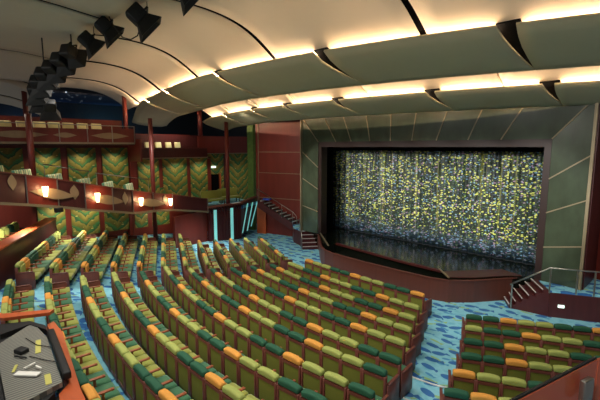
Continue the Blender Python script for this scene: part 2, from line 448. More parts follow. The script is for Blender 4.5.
# white edge strips of the aisle steps
def strip(p, q, lab):
    P = [Vector(p).lerp(Vector(q), i / 6) for i in range(7)]
    tag(B().tube([(v.x, v.y, floor_z(v.x, v.y) + .02) for v in P], .022, 6).build('step_strip', M['white']), lab, 'step strip', 'white step strips in the aisles')
strip((5.25, -9.78), (6.3, -9.34), 'white step strip across the right aisle, farther from camera')
strip((5.35, -10.95), (6.45, -10.5), 'white step strip across the right aisle, nearer to camera')
for k, (p, q) in enumerate((((-3.95, -9.75), (-3.2, -9.95)), ((-4.2, -10.65), (-3.45, -10.8)), ((-4.5, -11.5), (-3.7, -11.65)), ((-4.8, -12.35), (-3.85, -12.5)))):
    strip(p, q, f'white step strip across the left aisle, {ORD[k + 1]} from the stage')

# ------------------------------------------------------------------ stage, apron and pit
# apron outer wall outline (plan), from house left to house right
AP = [(-6.1, -.9), (-5.9, -1.0), (-4.6, -2.3), (-3.9, -2.95), (-3.3, -3.32), (-2.5, -3.56), (-.8, -3.62), (1.35, -3.6), (2.7, -3.52), (3.4, -3.3), (4.1, -2.6), (4.9, -1.4), (5.2, -.9)]
SE = [(-3.55, -2.1), (.7, -2.56), (2.75, -2.62)]      # stage front edge above the pit
b = B()
full = [(-6.6, 3.5)] + [(-6.6, -.9)] + AP[1:] + [(6.6, -.9), (6.6, 3.5)]
stage_poly = [(-6.9, 3.6), (-6.9, -.6), (-5.95, -.95), (-4.55, -2.2), (-3.85, -2.75), SE[0], SE[1], SE[2], (3.35, -3.2), (4.05, -2.5), (4.85, -1.35), (5.4, -.8), (6.9, -.6), (6.9, 3.6)]
b.prism(stage_poly, 0.0, .98)
stg = thing('stage', (0, 0, 0), 'low theatre stage with curved wooden apron wall and dark glossy floor', 'stage')
b.build('stage_floor', M['stagefloor'], stg)
b = B(); pw = [(x, y) for x, y in AP]
inn = []
for i, (x, y) in enumerate(pw):
    a = Vector(pw[max(i - 1, 0)]); c = Vector(pw[min(i + 1, len(pw) - 1)]); d = (c - a).normalized(); inn.append((x - d.y * .09, y + d.x * .09))
for i in range(len(pw) - 1):
    b.prism([pw[i], pw[i + 1], inn[i + 1], inn[i]], -.02, .9)
b.build('apron_wall', M['apron'], stg)
b = B()
for i in range(len(pw) - 1): b.beam((*pw[i], .915), (*pw[i + 1], .915), .1, .035)
b.build('apron_cap', M['framewood'], stg)
b = B()
for i in range(2): b.beam((*SE[i], .99), (*SE[i + 1], .99), .12, .1)
b.build('stage_edge', M['darkwood'], stg)
b = B().prism([(-3.8, -2.85), (-3.3, -3.2), (-2.5, -3.45), (-.8, -3.5), (1.35, -3.48), (2.7, -3.4), (3.3, -3.15), (2.75, -2.66), (.7, -2.6), (-3.55, -2.14)], .45, .5)
b.build('pit_floor', M['pit'], stg)
b = B().prism([(2.78, -2.6), (3.3, -3.15), (4.05, -2.45), (4.8, -1.35), (5.3, -.8), (4.4, -.5)], .975, 1.0)
b.build('side_floor', M['darkwood'], stg)
for x0, y0, x1, y1 in ((-6.45, -.45, -3.55, -2.75), (2.6, -2.55, 3.35, -3.2)):
    bb_ = B(); bb_.beam((x0, y0, 1.05), (x1, y1, 1.0), .06, .05); bb_.build('edge_rail', M['paletrim'], stg)['label'] = 'pale metal edge strip'

# curtain with soft folds
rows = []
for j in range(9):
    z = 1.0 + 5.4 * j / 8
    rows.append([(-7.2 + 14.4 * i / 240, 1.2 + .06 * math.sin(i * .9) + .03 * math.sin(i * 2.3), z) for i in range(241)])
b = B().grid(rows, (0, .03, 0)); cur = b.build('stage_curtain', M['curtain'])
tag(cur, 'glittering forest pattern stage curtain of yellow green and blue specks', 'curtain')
b = B().box((0, 1.0, 6.25), (14, .12, .5)); tag(b.build('valance', M['void']), 'dark valance strip across the top of the stage opening', 'valance')
for s in (-1, 1):
    rows = [[(s * (6.2 + .9 * i / 20), .6 + .05 * math.sin(i * 1.3), .98 + 5.5 * j) for i in range(21)] for j in (0, 1)]
    lg = B().grid(rows, (0, .03, 0)).build('side_curtain', M['void'])
    tag(lg, f"narrow black side curtain at the {'left' if s < 0 else 'right'} edge of the stage opening", 'curtain', 'black side curtains')

# proscenium: wooden frame + marbled panels
pr = thing('proscenium', (0, -.9, .98), 'proscenium surround of green marbled panels around a dark red frame', 'proscenium')
b = B()
for s in (-1, 1):
    b.prism([(s * 5.78, -.95), (s * 6.02, -.95), (s * 6.02, -.45), (s * 5.78, -.45)], .98, 6.2)
b.prism([(-6.02, -.95), (6.02, -.95), (6.02, -.45), (-6.02, -.45)], 6.2, 6.5)
b.build('frame', M['framedark'], pr)
def surround(c4): return B().slab(c4, (0, 1, 0), .08)
bx = [-6.02, -4.65, -3.55, -2.3, -1.05, .15, 1.4, 2.85, 4.2, 6.02]
tx = [-7.3, -5.55, -4.1, -2.55, -1.0, .4, 1.95, 3.5, 5.1, 7.3]
ZT = 7.95
for i in range(9):
    surround([(bx[i] + .02, -.97, 6.5), (bx[i + 1] - .02, -.97, 6.5), (tx[i + 1] - .02, -1.05, ZT), (tx[i] + .02, -1.05, ZT)]).build('marble_panel', M['marble'], pr)
zi = [.98, 2.35, 3.7, 5.0, 6.5]; zo = [.98, 2.6, 4.3, 5.9, ZT]
for s in (-1, 1):
    for i in range(4):
        surround([(s * 6.03, -.97, zi[i] + .02), (s * 7.28, -1.05, zo[i] + .02), (s * 7.28, -1.05, zo[i + 1] - .02), (s * 6.03, -.97, zi[i + 1] - .02)]).build('marble_panel', M['marble'], pr)
for i in range(10): B().beam((bx[i], -.985, 6.5), (tx[i], -1.065, ZT), .045, .03, (0, 1, 0)).build('divider', M['paletrim'], pr)
for s in (-1, 1):
    for i in range(1, 4): B().beam((s * 6.02, -.985, zi[i]), (s * 7.28, -1.065, zo[i]), .045, .03, (0, 1, 0)).build('divider', M['paletrim'], pr)
    B().beam((s * 7.33, -1.1, 1.0), (s * 7.33, -1.1, ZT), .1, .12, (0, 1, 0)).build('edge_trim', M['paletrim'], pr)
    B().prism([(s * 7.29, -1.0), (s * 7.42, -1.0), (s * 7.42, 3.4), (s * 7.29, 3.4)], 1.0, ZT).build('return_panel', M['darkwood'], pr)

# red side walls left and right of the proscenium
W1, W2 = Vector((-12.62, -.5)), Vector((-7.3, 1.1))
for s in (1, -1):
    a, c = (W1.x * s, W1.y), (W2.x * s, W2.y)
    b = B().prism([a, c, (c[0], c[1] + .2), (a[0], a[1] + .2)], -.1, 9.5)
    struct(b.build('wall_left' if s > 0 else 'wall_right', M['redwood']))
def onW(t, z, off=.02):
    d = (W2 - W1); n = Vector((d.y, -d.x)).normalized(); p = W1 + d * t + n * off; return (p.x, p.y, z)
b = B().beam(onW(.04, 2.0), onW(.04, 8.2), .05, .04)
for z in (5.85, 4.38, 2.6): b.beam(onW(.04, z), onW(.75, z), .05, .04)
struct(b.build('trim_1', M['paletrim']))

# ------------------------------------------------------------------ left stairs
st = thing('staircase', (-9.2, -.6, 0), 'straight staircase with pale treads climbing along the red wall left of stage', 'staircase')
P0, P1 = Vector((-11.75, -1.05)), Vector((-9.0, -.22)); d = (P1 - P0); nrm = Vector((-d.y, d.x)).normalized()
N = 9
for i in range(N):
    z = 2.45 - i * (1.4 / N); p = P0 + d * (i + .5) / N
    b = B(); q0 = p - nrm * .05; q1 = p + nrm * .85
    b.beam((q0.x, q0.y, z), (q1.x, q1.y, z), d.length / N * .9, .05); tr = b.build('tread', M['pit'], st)
    e = p - nrm * .06 + d.normalized() * .12; g = p + nrm * .85 + d.normalized() * .12
    B().beam((e.x, e.y, z + .005), (g.x, g.y, z + .005), .05, .06).build('step_nosing', M['nosing'], tr)
for o_ in (-.08, .88):
    a = P0 + nrm * o_; c = P1 + nrm * o_
    B().slab([(a.x, a.y, 2.5), (a.x, a.y, 2.0), (c.x, c.y, .6), (c.x, c.y, 1.1)], (nrm.x, nrm.y, 0), .05).build('stringer', M['darkwood'], st)
a = P0 - nrm * .08; c = P1 - nrm * .08; mid = c + d.normalized() * .3
B().tube([(a.x, a.y, 3.3), (c.x, c.y, 1.9), (mid.x, mid.y, 1.6), (mid.x + .05, mid.y, 1.05)], .025).build('handrail', M['steel'], st)
b = B()
for t in (0, .35, .7, 1):
    p = a + (c - a) * t; b.tube([(p.x, p.y, 2.4 - 1.4 * t), (p.x, p.y, 3.3 - 1.4 * t)], .015)
b.build('baluster', M['steel'], st)
tag(B().box((-11.35, -.55, 2.56), (.55, .35, .12), rz=.29, bev=.04).build('folded_cloth', M['bluecloth']), 'folded blue cloth lying at the top of the left stairs', 'cloth')

# landing + lower steps left, mirrored platform + steps right
def side_platform(s, nm, lab, poly):
    t = thing(nm, (s * 7.5, -.6, 0), lab, 'platform')
    poly = [(s * x, y) for x, y in poly]
    if s < 0: poly = poly[::-1]
    B().prism(poly, 0, .93).build('front_wall', M['darkwood'], t)
    B().prism([(x, y) for x, y in poly], .93, 1.0).build('carpet_top', M['carpet'], t)
    return t
pl = side_platform(-1, 'side_platform', 'small blue carpeted landing beside the left of the stage', [(6.75, -.12), (7.4, -1.1), (8.4, -.75), (9.1, -.2), (9.0, .5), (6.9, .5)])
prr = side_platform(1, 'side_platform', 'curved blue carpeted platform with dark red front wall right of the stage', [(5.9, -.85), (6.6, -1.95), (7.3, -1.6), (8.2, -1.1), (9.2, -.3), (9.2, .4), (7.2, .9), (6.2, .9)])
def steps(tops, nsteps, nm, lab, zt=1.0):
    (a0, a1), (c0, c1) = tops
    t = thing(nm, ((c0[0] + c1[0]) / 2, (c0[1] + c1[1]) / 2, 0), lab, 'steps')
    A0, A1, C0, C1 = map(Vector, (a0, a1, c0, c1))
    for i in range(nsteps):
        z = zt * (nsteps - i) / (nsteps + (0 if nsteps == 6 else 0)); f0, f1 = i / nsteps, (i + 1) / nsteps
        p0, p1 = A0 + (C0 - A0) * f0, A1 + (C1 - A1) * f0; q0, q1 = A0 + (C0 - A0) * f1, A1 + (C1 - A1) * f1
        poly = [tuple(p0), tuple(p1), tuple(q1), tuple(q0)]
        sp = B().prism(poly, 0, z - .01).build('step', M['darkwood'], t)
        B().beam((q0.x, q0.y, z - .012), (q1.x, q1.y, z - .012), .035, .028).build('step_nosing', M['nosing'], sp)
    return t
steps((((-7.42, -1.12), (-6.78, -.14)), ((-6.6, -1.68), (-5.92, -.72))), 5, 'steps', 'five dark steps with pale edges below the left landing')
srt = steps((((5.86, -.88), (6.58, -1.93)), ((4.7, -1.12), (5.3, -2.12))), 6, 'steps', 'six dark steps with white edges climbing to the right platform')
rl = thing('handrail', (6.5, -2.0, 0), 'steel stair and platform railing right of the stage', 'railing')
B().tube([(5.3, -2.14, .95), (6.55, -1.98, 1.85), (7.3, -1.62, 1.85), (8.2, -1.12, 1.85), (9.2, -.35, 1.85)], .028).build('top_rail', M['steel'], rl)
for x, y, z0, z1 in ((5.38, -2.15, .0, 1.0), (6.58, -1.97, .9, 1.85), (7.32, -1.6, .95, 1.85), (7.8, -1.34, .95, 1.85), (8.2, -1.1, .95, 1.85)):
    B().beam((x, y, z0), (x, y, z1), .05, .02).build('post', M['steel'], rl)
tag(B().box((6.95, -1.8, .45), (.2, .03, .1), rz=.46).build('wall_light', M['exit']), 'small white step light in the front of the right platform', 'light')
hl = thing('handrail', (-8.0, -.9, 1.0), 'short steel handrail on the left landing beside the lower steps', 'railing')
B().tube([(-7.45, -1.16, 1.0), (-7.45, -1.16, 1.75), (-6.62, -1.74, .85), (-6.62, -1.74, .0)], .022).build('top_rail', M['steel'], hl)

# ------------------------------------------------------------------ suspended ceiling
def off(x): return .0163 * (x + 4) ** 2 if x > -8 else .26 + .15 * (-8 - x)
def droop(x): return max(0, -x - 9) ** 1.6 * .005
PROF = [(-13.2, 10.42), (-12.6, 10.5), (-11.5, 10.5), (-10.7, 10.42), (-10.0, 10.25), (-9.4, 9.98), (-8.95, 9.68), (-8.6, 9.44), (-8.35, 9.28)]
def interp(P, t):
    for (a, za), (c, zc) in zip(P, P[1:]):
        if t <= c: return za + (zc - za) * (t - a) / (c - a)
    return P[-1][1]
def wave(P, x0, x1, nx, zadd=0, drp=droop, ny=22):
    rows = []
    for j in range(ny + 1):
        c = P[0][0] + (P[-1][0] - P[0][0]) * j / ny
        # smoothed profile
        z = sum(interp(P, c + e) for e in (-.25, -.12, 0, .12, .25)) / 5 if 2 < j < ny - 2 else interp(P, c)
        rows.append([(x, c + off(x), z + zadd - drp(x)) for x in [x0 + (x1 - x0) * i / nx for i in range(nx + 1)]])
    return rows
b = B()
gaps = [-21.2, -17.3, -12.1, -6.7, -1.22, 4.2, 9.7, 15]
for x0, x1 in zip(gaps, gaps[1:]):
    ga, ge = [.1 if q > -4 else .15 if q > -9 else .24 for q in (x0, x1)]
    b.grid(wave(PROF, x0 + ga, x1 - ge, 10), (0, .01, .03))
# rear wave
def drop2(x): return max(0, -x - 11) ** 2 * .0155
REAR = [(-24, 9.9), (-20, 10.3), (-17, 10.55), (-15, 10.5), (-13.6, 10.35), (-13.2, 10.3)]
REAR2 = [(-24, 9.9), (-20, 10.3), (-17, 10.55), (-15.8, 10.45), (-14.8, 10.15), (-13.8, 9.75)]
g2 = [-21.2, -19.8, -17.4, -12.2, -4.0, 1.5, 7, 12.5, 17]
for x0, x1 in zip(g2, g2[1:]):
    rws = wave(REAR if x0 > -18 else REAR2, x0 + .1, x1 - .1, 10, 0, drop2)
    b.grid(rws, (0, 0, .03))
rows = []
for i in range(13):
    c = -17 + 3.2 * i / 12; x = -17.42
    za = interp(REAR, c) - drop2(x); zb_ = interp(REAR2, c) - drop2(x); rows.append([(x, c + off(x), max(za, zb_) + .04), (x, c + off(x), min(za, zb_) - .01)])
b.grid(rows, (-.03, 0, 0))
struct(b.build('ceiling', M['cream']))
b = B().box((0, -12, 11.4), (50, 30, .1)); struct(b.build('ceiling_upper', M['void']))
# dark backing that closes the gaps
b = B()
b.grid(wave(PROF, -20.9, 15, 40, .3)); b.grid(wave(REAR, -17.3, 17, 40, .3, drop2)); b.grid(wave(REAR2, -20.9, -17.3, 8, .3, drop2))
struct(b.build('ceiling_backing', M['void']))

TIERA = [(-8.8, 9.28), (-8.4, 9.06), (-7.9, 8.88), (-7.2, 8.7), (-6.6, 8.57), (-6.2, 8.5)]
TIERB = [(-5.0, 8.2), (-4.7, 8.05), (-4.3, 7.93), (-3.8, 7.82), (-3.35, 7.73), (-3.0, 7.66)]
def tier(P, joints, lab, grp, gap, dr):
    for i, (x0, x1) in enumerate(zip(joints, joints[1:])):
        rows = []
        for j, (c, z) in enumerate(P):
            g = gap * (1 - j / (len(P) - 1)) ** 1.3 / 2 + .012
            a, e = (x0 + g, x1 - g)
            rows.append([(x, c + off(x), z - dr(x) - .1 * max(0, -x - 15.2) ** 2 * (1 - .8 * j / 5) * (gap > .4)) for x in [a + (e - a) * k / 12 for k in range(13)]])
        o = B().grid(rows, (0, .03, .05)).build('ceiling_panel', M['panelcream'])
        tag(o, lab % (ORD[i + 1] + ' from the left'), 'ceiling panel', grp)
dA = lambda x: .03 * max(0, -x - 9) + max(0, -x - 15.5) ** 2 * .03
dB = lambda x: .03 * max(0, -x - 9) + max(0, -x - 12.5) ** 2 * .05
JA = [-18.4, -14.7, -10.8, -4.65, .95, 6.3, 11.8, 16]
JB = [-14.4, -10.9, -7.4, -4.5, -1.35, 2.75, 6.35, 10, 14]
tier(TIERA, JA, 'large grey ceiling panel of the rear hanging tier, %s', 'rear tier of ceiling panels', .42, dA)
tier(TIERB, JB, 'grey ceiling panel of the front hanging tier above the stage, %s', 'front tier of ceiling panels', .3, dB)
# second cove ceiling between the tiers
PROF2 = [(-8.2, 9.35), (-7.4, 9.32), (-6.6, 9.18), (-5.9, 8.95), (-5.3, 8.65), (-4.85, 8.4), (-4.55, 8.26)]
b = B(); g3 = [-13.2, -10.4, -7.1, -3.9, .1, 5.0, 10, 15]
for x0, x1 in zip(g3, g3[1:]): b.grid(wave(PROF2, x0 + .03, x1 - .03, 10, 0, dB), (0, .02, .08))
struct(b.build('ceiling_cove', M['cream']))
b = B().grid(wave(PROF2, -13.1, 15, 30, .25, dB)); struct(b.build('ceiling_cove_backing', M['void']))
# upper bulkhead above the proscenium
b = B().box((0, -.6, 9.2), (26, .2, 2.6)); struct(b.build('wall_bulkhead', M['void']))
# cove lamps, one behind every panel
def cove(c, z, J, dr, which):
    for i, (x0, x1) in enumerate(zip(J, J[1:])):
        a, e = x0 + .3, x1 - .3
        pts = [(x, c + off(x), z - dr(x)) for x in [a + (e - a) * k / 14 for k in range(15)]]
        tag(B().tube(pts, .035, 6).build('cove_light', M['cove']), f'warm cove light behind the {ORD[i + 1]} panel from the left of the {which} ceiling tier', 'light', 'cove lights')
cove(-8.48, 9.22, JA, dA, 'rear')
cove(-4.66, 8.14, JB, dB, 'front')
# black brackets that close the joints between the hanging panels
for P, J, dr, nm in ((TIERA, JA, dA, 'rear'), (TIERB, JB, dB, 'front')):
    for x in J[1:-1]:
        b = B(); rows = [[(x + q, c + off(x) + .12, z - dr(x) + .1) for q in (-.3, 0, .3)] for c, z in P]
        b.grid(rows, (0, .02, .04), smooth=False)
        struct(b.build('trim_bracket', M['void']))

# hangers so the tiers hang from the structure
for P, J, dr, nm in ((TIERA, JA, dA, 'rear'), (TIERB, JB, dB, 'front')):
    b = B()
    for x0, x1 in zip(J, J[1:]):
        for t in (.25, .75):
            x = x0 + (x1 - x0) * t; c, z = P[3]
            b.tube([(x, c + off(x), z - dr(x) + .04), (x, c + off(x), 11.35)], .015, 5)
    struct(b.build('trim_hangers_' + nm, M['black']))

# ------------------------------------------------------------------ left boxes / balconies
# outer wall of the house-left side
b = B().box((-14.6, -12.5, 3.5), (.2, 8.2, 7.6)).build('wall_side', M['redwood']); struct(b)
b = B().box((-15.4, -3.5, 3.5), (.2, 10.2, 7)).build('wall_side_front', M['darkwood']); struct(b)
b = B().box((-28, -8, 7.5), (.2, 34, 8)).build('wall_upper', M['navy']); struct(b)
b = B().box((-24.7, -8, 9.95), (6.9, 34, .1)).build('ceiling_starry', M['stars']); struct(b)
b = B().box((-20, 4.0, 7.5), (17, .2, 8)).build('wall_upper_front', M['navy']); struct(b)

def chev_panel(x, y0, y1, z0, z1, lab):
    o = B().box((x, (y0 + y1) / 2, (z0 + z1) / 2), (.08, y1 - y0, z1 - z0)).build('wall_panel', M['chev'])
    tag(o, lab, 'wall panel', 'green chevron wall panels'); return o
ys = [-15.6, -14.0, -12.29, -10.5, -8.7]
for i, (a, c) in enumerate(zip(ys, ys[1:])):
    chev_panel(-14.46, a + .17, c - .17, 3.4, 6.15, f'green and gold chevron wall panel above the lower balcony, {ORD[i + 1]} from the left')
ys2 = [-13.9, -12.3, -10.55, -8.85, -7.75, -6.3]
for i, (a, c) in enumerate(zip(ys2, ys2[1:])):
    chev_panel(-14.46 if i < 3 else -14.3, a + .15, c - .15, 1.2, 3.6, f'green and gold chevron wall panel under the lower balcony, {ORD[i + 1]} from the left')
b = B().box((-14.5, -6.9, 1.8), (.3, 4.2, 3.8)).build('wall_under', M['redwood']); struct(b)
b = B().box((-14.4, -6.0, 2.7), (.2, 5.6, 5.4)).build('wall_box', M['redwood']); struct(b)
ys3 = [-8.5, -6.9, -4.95, -3.4]
for i, (a, c) in enumerate(zip(ys3, ys3[1:])):
    chev_panel(-14.26, a + .14, c - .14, 2.6, 5.45, f'green and gold chevron wall panel below the chair box, {ORD[i + 1]} from the left')
for i, (a, c) in enumerate(((-2.9, -1.55), (-1.2, .7))):
    chev_panel(-15.26, a, c, 2.0, 5.7, ('green wall panel left of the slim column near the doorway', 'green wall panel right of the slim column near the red wall')[i])
# doorway with exit light
dr_ = thing('doorway', (-15.1, -2.35, 2.3), 'dark open doorway with orange jamb beneath a lit sign', 'doorway')
B().box((-15.19, -2.5, 3.26), (.06, .95, 1.9)).build('opening', M['void'], dr_)
B().box((-15.15, -1.95, 3.28), (.14, .14, 1.95)).build('jamb', M['orangewood'], dr_)
tag(B().box((-15.15, -2.45, 4.75), (.06, .35, .14)).build('exit_sign', M['exit']), 'small lit white sign above the dark doorway', 'sign')
# green pilaster left of the red wall
tag(B().box((-12.98, -.62, 4), (.5, .3, 7.7), rz=.29).build('pilaster', M['greenpil']), 'tall narrow green pilaster at the left edge of the red wall', 'pilaster')

# lower balcony: polyline of its front (plan + top + bottom)
BAND = [(-6.55, -16.6, 5.42, 4.34), (-7.4, -15.3, 5.14, 4.05), (-7.8, -14.2, 4.9, 3.81), (-8.03, -13.15, 4.65, 3.56), (-8.66, -11.83, 4.34, 3.26), (-9.25, -10.7, 4.07, 2.98), (-10.0, -9.35, 3.78, 2.85), (-10.55, -8.0, 3.55, 2.7), (-11.35, -5.3, 2.98, 2.2)]
# deck slab
for i in range(len(BAND) - 1):
    pass
b = B(); poly = [(x - .05, y) for x, y, t, u in BAND] + [(-14.5, -5.3), (-14.5, -9.35), (-14.5, -10.7), (-14.5, -13.2), (-14.5, -16.6)]
zb = [u + .02 for x, y, t, u in BAND]
topz = zb + [2.2, 2.87, 3.0, 3.58, 4.36]
# deck as strips so it follows the rake
for i in range(len(BAND) - 1):
    x0, y0, _, u0 = BAND[i]; x1, y1, _, u1 = BAND[i + 1]
    b.prism([(x0 - .06, y0), (x1 - .06, y1), (-14.5, y1 + (.0)), (-14.5, y0)], [u0, u1, u1, u0], [u0 + .12, u1 + .12, u1 + .12, u0 + .12])
struct(b.build('floor_balcony', M['darkwood']))
b = B().prism([(-11.4, -5.3), (-11.4, -2.7), (-12.4, -.6), (-15.3, -.6), (-15.3, -5.3)], 2.1, 2.3); struct(b.build('floor_platform', M['carpet']))
bal = thing('balcony_front', (-8.6, -12, 3.0), 'sloping dark red lower balcony front with pale inlays and metal posts', 'balcony front')
for i in range(len(BAND) - 1):
    x0, y0, t0, u0 = BAND[i]; x1, y1, t1, u1 = BAND[i + 1]; d = Vector((x1 - x0, y1 - y0)).normalized(); n = (-d.y, d.x, 0)
    B().slab([(x0, y0, u0), (x1, y1, u1), (x1, y1, t1), (x0, y0, t0)], n, .06).build('panel', M['redwood' if i in (1, 3, 5, 6) else 'darkwood'], bal)
b = B(); b2 = B()
for i in range(len(BAND) - 1):
    x0, y0, t0, u0 = BAND[i]; x1, y1, t1, u1 = BAND[i + 1]
    b.beam((x0, y0, t0 + .02), (x1, y1, t1 + .02), .1, .05); b2.beam((x0 + .03, y0, u0), (x1 + .03, y1, u1), .1, .1)
b.build('top_rail', M['framewood'], bal); b2.build('bottom_trim', M['paletrim'], bal)
for x, y, t, u in BAND[1:]: B().beam((x + .035, y - .02, u), (x + .035, y - .02, t + .08), .05, .035).build('post', M['steel'], bal)
def leaf(n=18, L=1.0, H=.3):
    pts = [(L * (-1 + 2 * i / n) / 2, H / 2 * math.sin(PI * i / n) ** 1.2) for i in range(n + 1)]
    return pts + [(x, -z) for x, z in reversed(pts[1:-1])]
def inlay_on(p0, p1, t, zc, L, H, parent, upright=False):
    """flat pale inlay lying on the balcony panel between two plan points"""
    a = Vector(p0[:2]); c = Vector(p1[:2]); d = (c - a); dn = d.normalized(); nrm = Vector((dn.y, -dn.x))
    if nrm.x < 0: nrm = -nrm
    cen = a + d * t; sl = (p1[2] - p0[2]) / d.length
    pts = [(z, x) for x, z in leaf(18, H, L)] if upright else leaf(18, L, H)
    cs = []
    for u, z in pts:
        q = cen + dn * u + nrm * .012; cs.append((q.x, q.y, zc + z + u * sl))
    B().slab(cs, (nrm.x, nrm.y, 0), .012).build('inlay', M['inlay'], parent)
for i in (1, 3, 5):
    p, q = BAND[i], BAND[i + 1]; m0 = (p[2] + p[3]) / 2
    P_, Q_ = BAND[i], BAND[min(i + 2, 8)]
    L = (Vector(Q_[:2]) - Vector(P_[:2])).length
    zc = (P_[2] + P_[3] + BAND[i + 1][2] + BAND[i + 1][3]) / 4
    inlay_on(P_, Q_, .42, (P_[2] + P_[3]) / 2 + .42 * ((Q_[2] + Q_[3]) - (P_[2] + P_[3])) / 2 - .02, L * .8, .42, bal)
    r_ = BAND[i + 1]; s_ = BAND[min(i + 2, 8)]
    inlay_on(r_, s_, .58, (r_[2] + r_[3]) / 2 * .42 + (s_[2] + s_[3]) / 2 * .58 + .14, .36, .62, bal, True)
inlay_on(BAND[0], BAND[1], .62, 4.95, .34, .6, bal, True)
# sconces
SC = [(1, .52), (3, .36), (5, .3), (6, .8)]
for k, (i, t) in enumerate(SC):
    p, q = BAND[i], BAND[i + 1]; a = Vector(p[:2]); c = Vector(q[:2]); d = (c - a).normalized(); nr = Vector((d.y, -d.x)); nr = nr if nr.x > 0 else -nr
    pos = a + (c - a) * t + nr * .1; zc = (p[2] + p[3]) / 2 * (1 - t) + (q[2] + q[3]) / 2 * t + .02
    s = thing('wall_lamp', (pos.x, pos.y, zc - .2), f'glowing tapered wall lamp on the lower balcony front, {ORD[k + 1]} from the left', 'lamp', 'balcony wall lamps')
    B().tube([(pos.x, pos.y, zc - .19), (pos.x, pos.y, zc + .19)], .06, 10, .11).build('lamp_shade', M['sconce'], s)
    B().box((pos.x - nr.x * .07, pos.y - nr.y * .07, zc), (.05, .05, .14)).build('bracket', M['steel'], s)
    l = bpy.data.lights.new('wall_lamp_glow', 'POINT'); l.energy = 14; l.color = (1, .62, .3); l.shadow_soft_size = .08
    o = bpy.data.objects.new('wall_lamp_glow', l); o.location = (pos.x + nr.x * .22, pos.y + nr.y * .22, zc + .1); COL.objects.link(o)
# black spotlight clamped under the band
sp = thing('clamp_spotlight', (-7.75, -14.2, 3.6), 'small black spotlight clamped under the lower balcony front', 'spotlight')
B().box((-7.7, -14.25, 3.7), (.18, .3, .18), rz=.5, bev=.03).build('housing', M['black'], sp)
B().beam((-7.78, -14.2, 3.7), (-7.78, -14.2, 3.95), .05, .05).build('yoke', M['black'], sp)

# upper balcony front
up = thing('balcony_front', (-12.7, -13, 6.35), 'level dark red upper balcony front with pale leaf inlays at far left', 'balcony front')
UY = [-17.2, -15.4, -14.15, -12.85, -11.55, -10.3, -9.1]
for a, c in zip(UY, UY[1:]):
    B().box((-12.72, (a + c) / 2, 6.79), (.08, c - a - .02, .7)).build('panel', M['redwood'], up)
for y in UY[1:]: B().beam((-12.66, y, 6.4), (-12.66, y, 7.36), .05, .03).build('post', M['steel'], up)
B().beam((-12.7, -17.2, 7.34), (-12.7, -9.1, 7.34), .05, .04).build('top_rail', M['steel'], up)
B().beam((-12.66, -17.2, 6.4), (-12.66, -9.1, 6.4), .12, .1).build('bottom_trim', M['paletrim'], up)
for yc, L in ((-14.6, 2.6), (-10.4, 2.0)):
    inlay_on((-12.68, yc - 1, 0), (-12.68, yc + 1, 0), .5, 6.8, L, .34, up)
inlay_on((-12.68, -13.3, 0), (-12.68, -11.9, 0), .5, 6.8, 1.1, .26, up)
b = B().prism([(-12.76, -17.2), (-12.76, -9.1), (-14.5, -9.1), (-14.5, -17.2)], 6.3, 6.48); struct(b.build('floor_upper', M['darkwood']))
b = B().box((-14.5, -13.2, 7.3), (.1, 8.2, .9)); struct(b.build('wall_upper_back', M['redwood']))
b = B().prism([(-14.5, -9.1), (-14.3, -3.2), (-16.4, -3.2), (-16.4, -9.1)], 5.42, 5.52); struct(b.build('floor_chair_box', M['darkwood']))
def box_chair(x, y, z, rz, nm, m, lab, cat, grp, w=.55, wd=1.0):
    t = thing(nm, (x, y, z), lab, cat, grp)
    t.rotation_euler = (0, 0, rz)
    for key, bld in (('seat', B().box((0, .05, .36), (w * wd, .5, .14), bev=.03)), ('backrest', B().box((0, -.2, .7), (w * wd, .12, .55), bev=.04, rx=.12)), ('legs', None)):
        if bld is None:
            for sx in (-1, 1):
                for sy in (-.15, .25):
                    o = B().beam((sx * (w * wd / 2 - .06), sy, 0), (sx * (w * wd / 2 - .06), sy, .3), .04, .04)
                    add_local(o, 'leg', M['black'], t)
        else: add_local(bld, key, m, t)
    return t
def add_local(bld, nm, m, parent):
    me = bpy.data.meshes.new(nm); me.from_pydata(bld.v, [], bld.f)
    bm = bmesh.new(); bm.from_mesh(me); bmesh.ops.recalc_face_normals(bm, faces=bm.faces)
    for f, s in zip(bm.faces, bld.s): f.smooth = s
    bm.to_mesh(me); bm.free(); me.materials.append(m)
    o = bpy.data.objects.new(nm, me); COL.objects.link(o); o.parent = parent; return o
for k, y in enumerate((-15.6, -14.85, -14.1, -13.4, -12.75, -12.1, -11.4, -10.7)):
    box_chair(-13.45, y, 6.5, -PI / 2 + .4, 'chair', M['creamchair'], f'cream chair behind the upper balcony front, {ORD[k + 1]} from the left', 'chair', 'cream chairs on the upper balcony', .62)
for k, y in enumerate((-7.3, -6.6, -5.9, -5.25)):
    box_chair(-14.75, y, 5.54, -PI / 2 + .4, 'chair', M['creamchair'], f'cream chair above the red box front, {ORD[k + 1]} from the left', 'chair', 'cream chairs in the side box', .5)
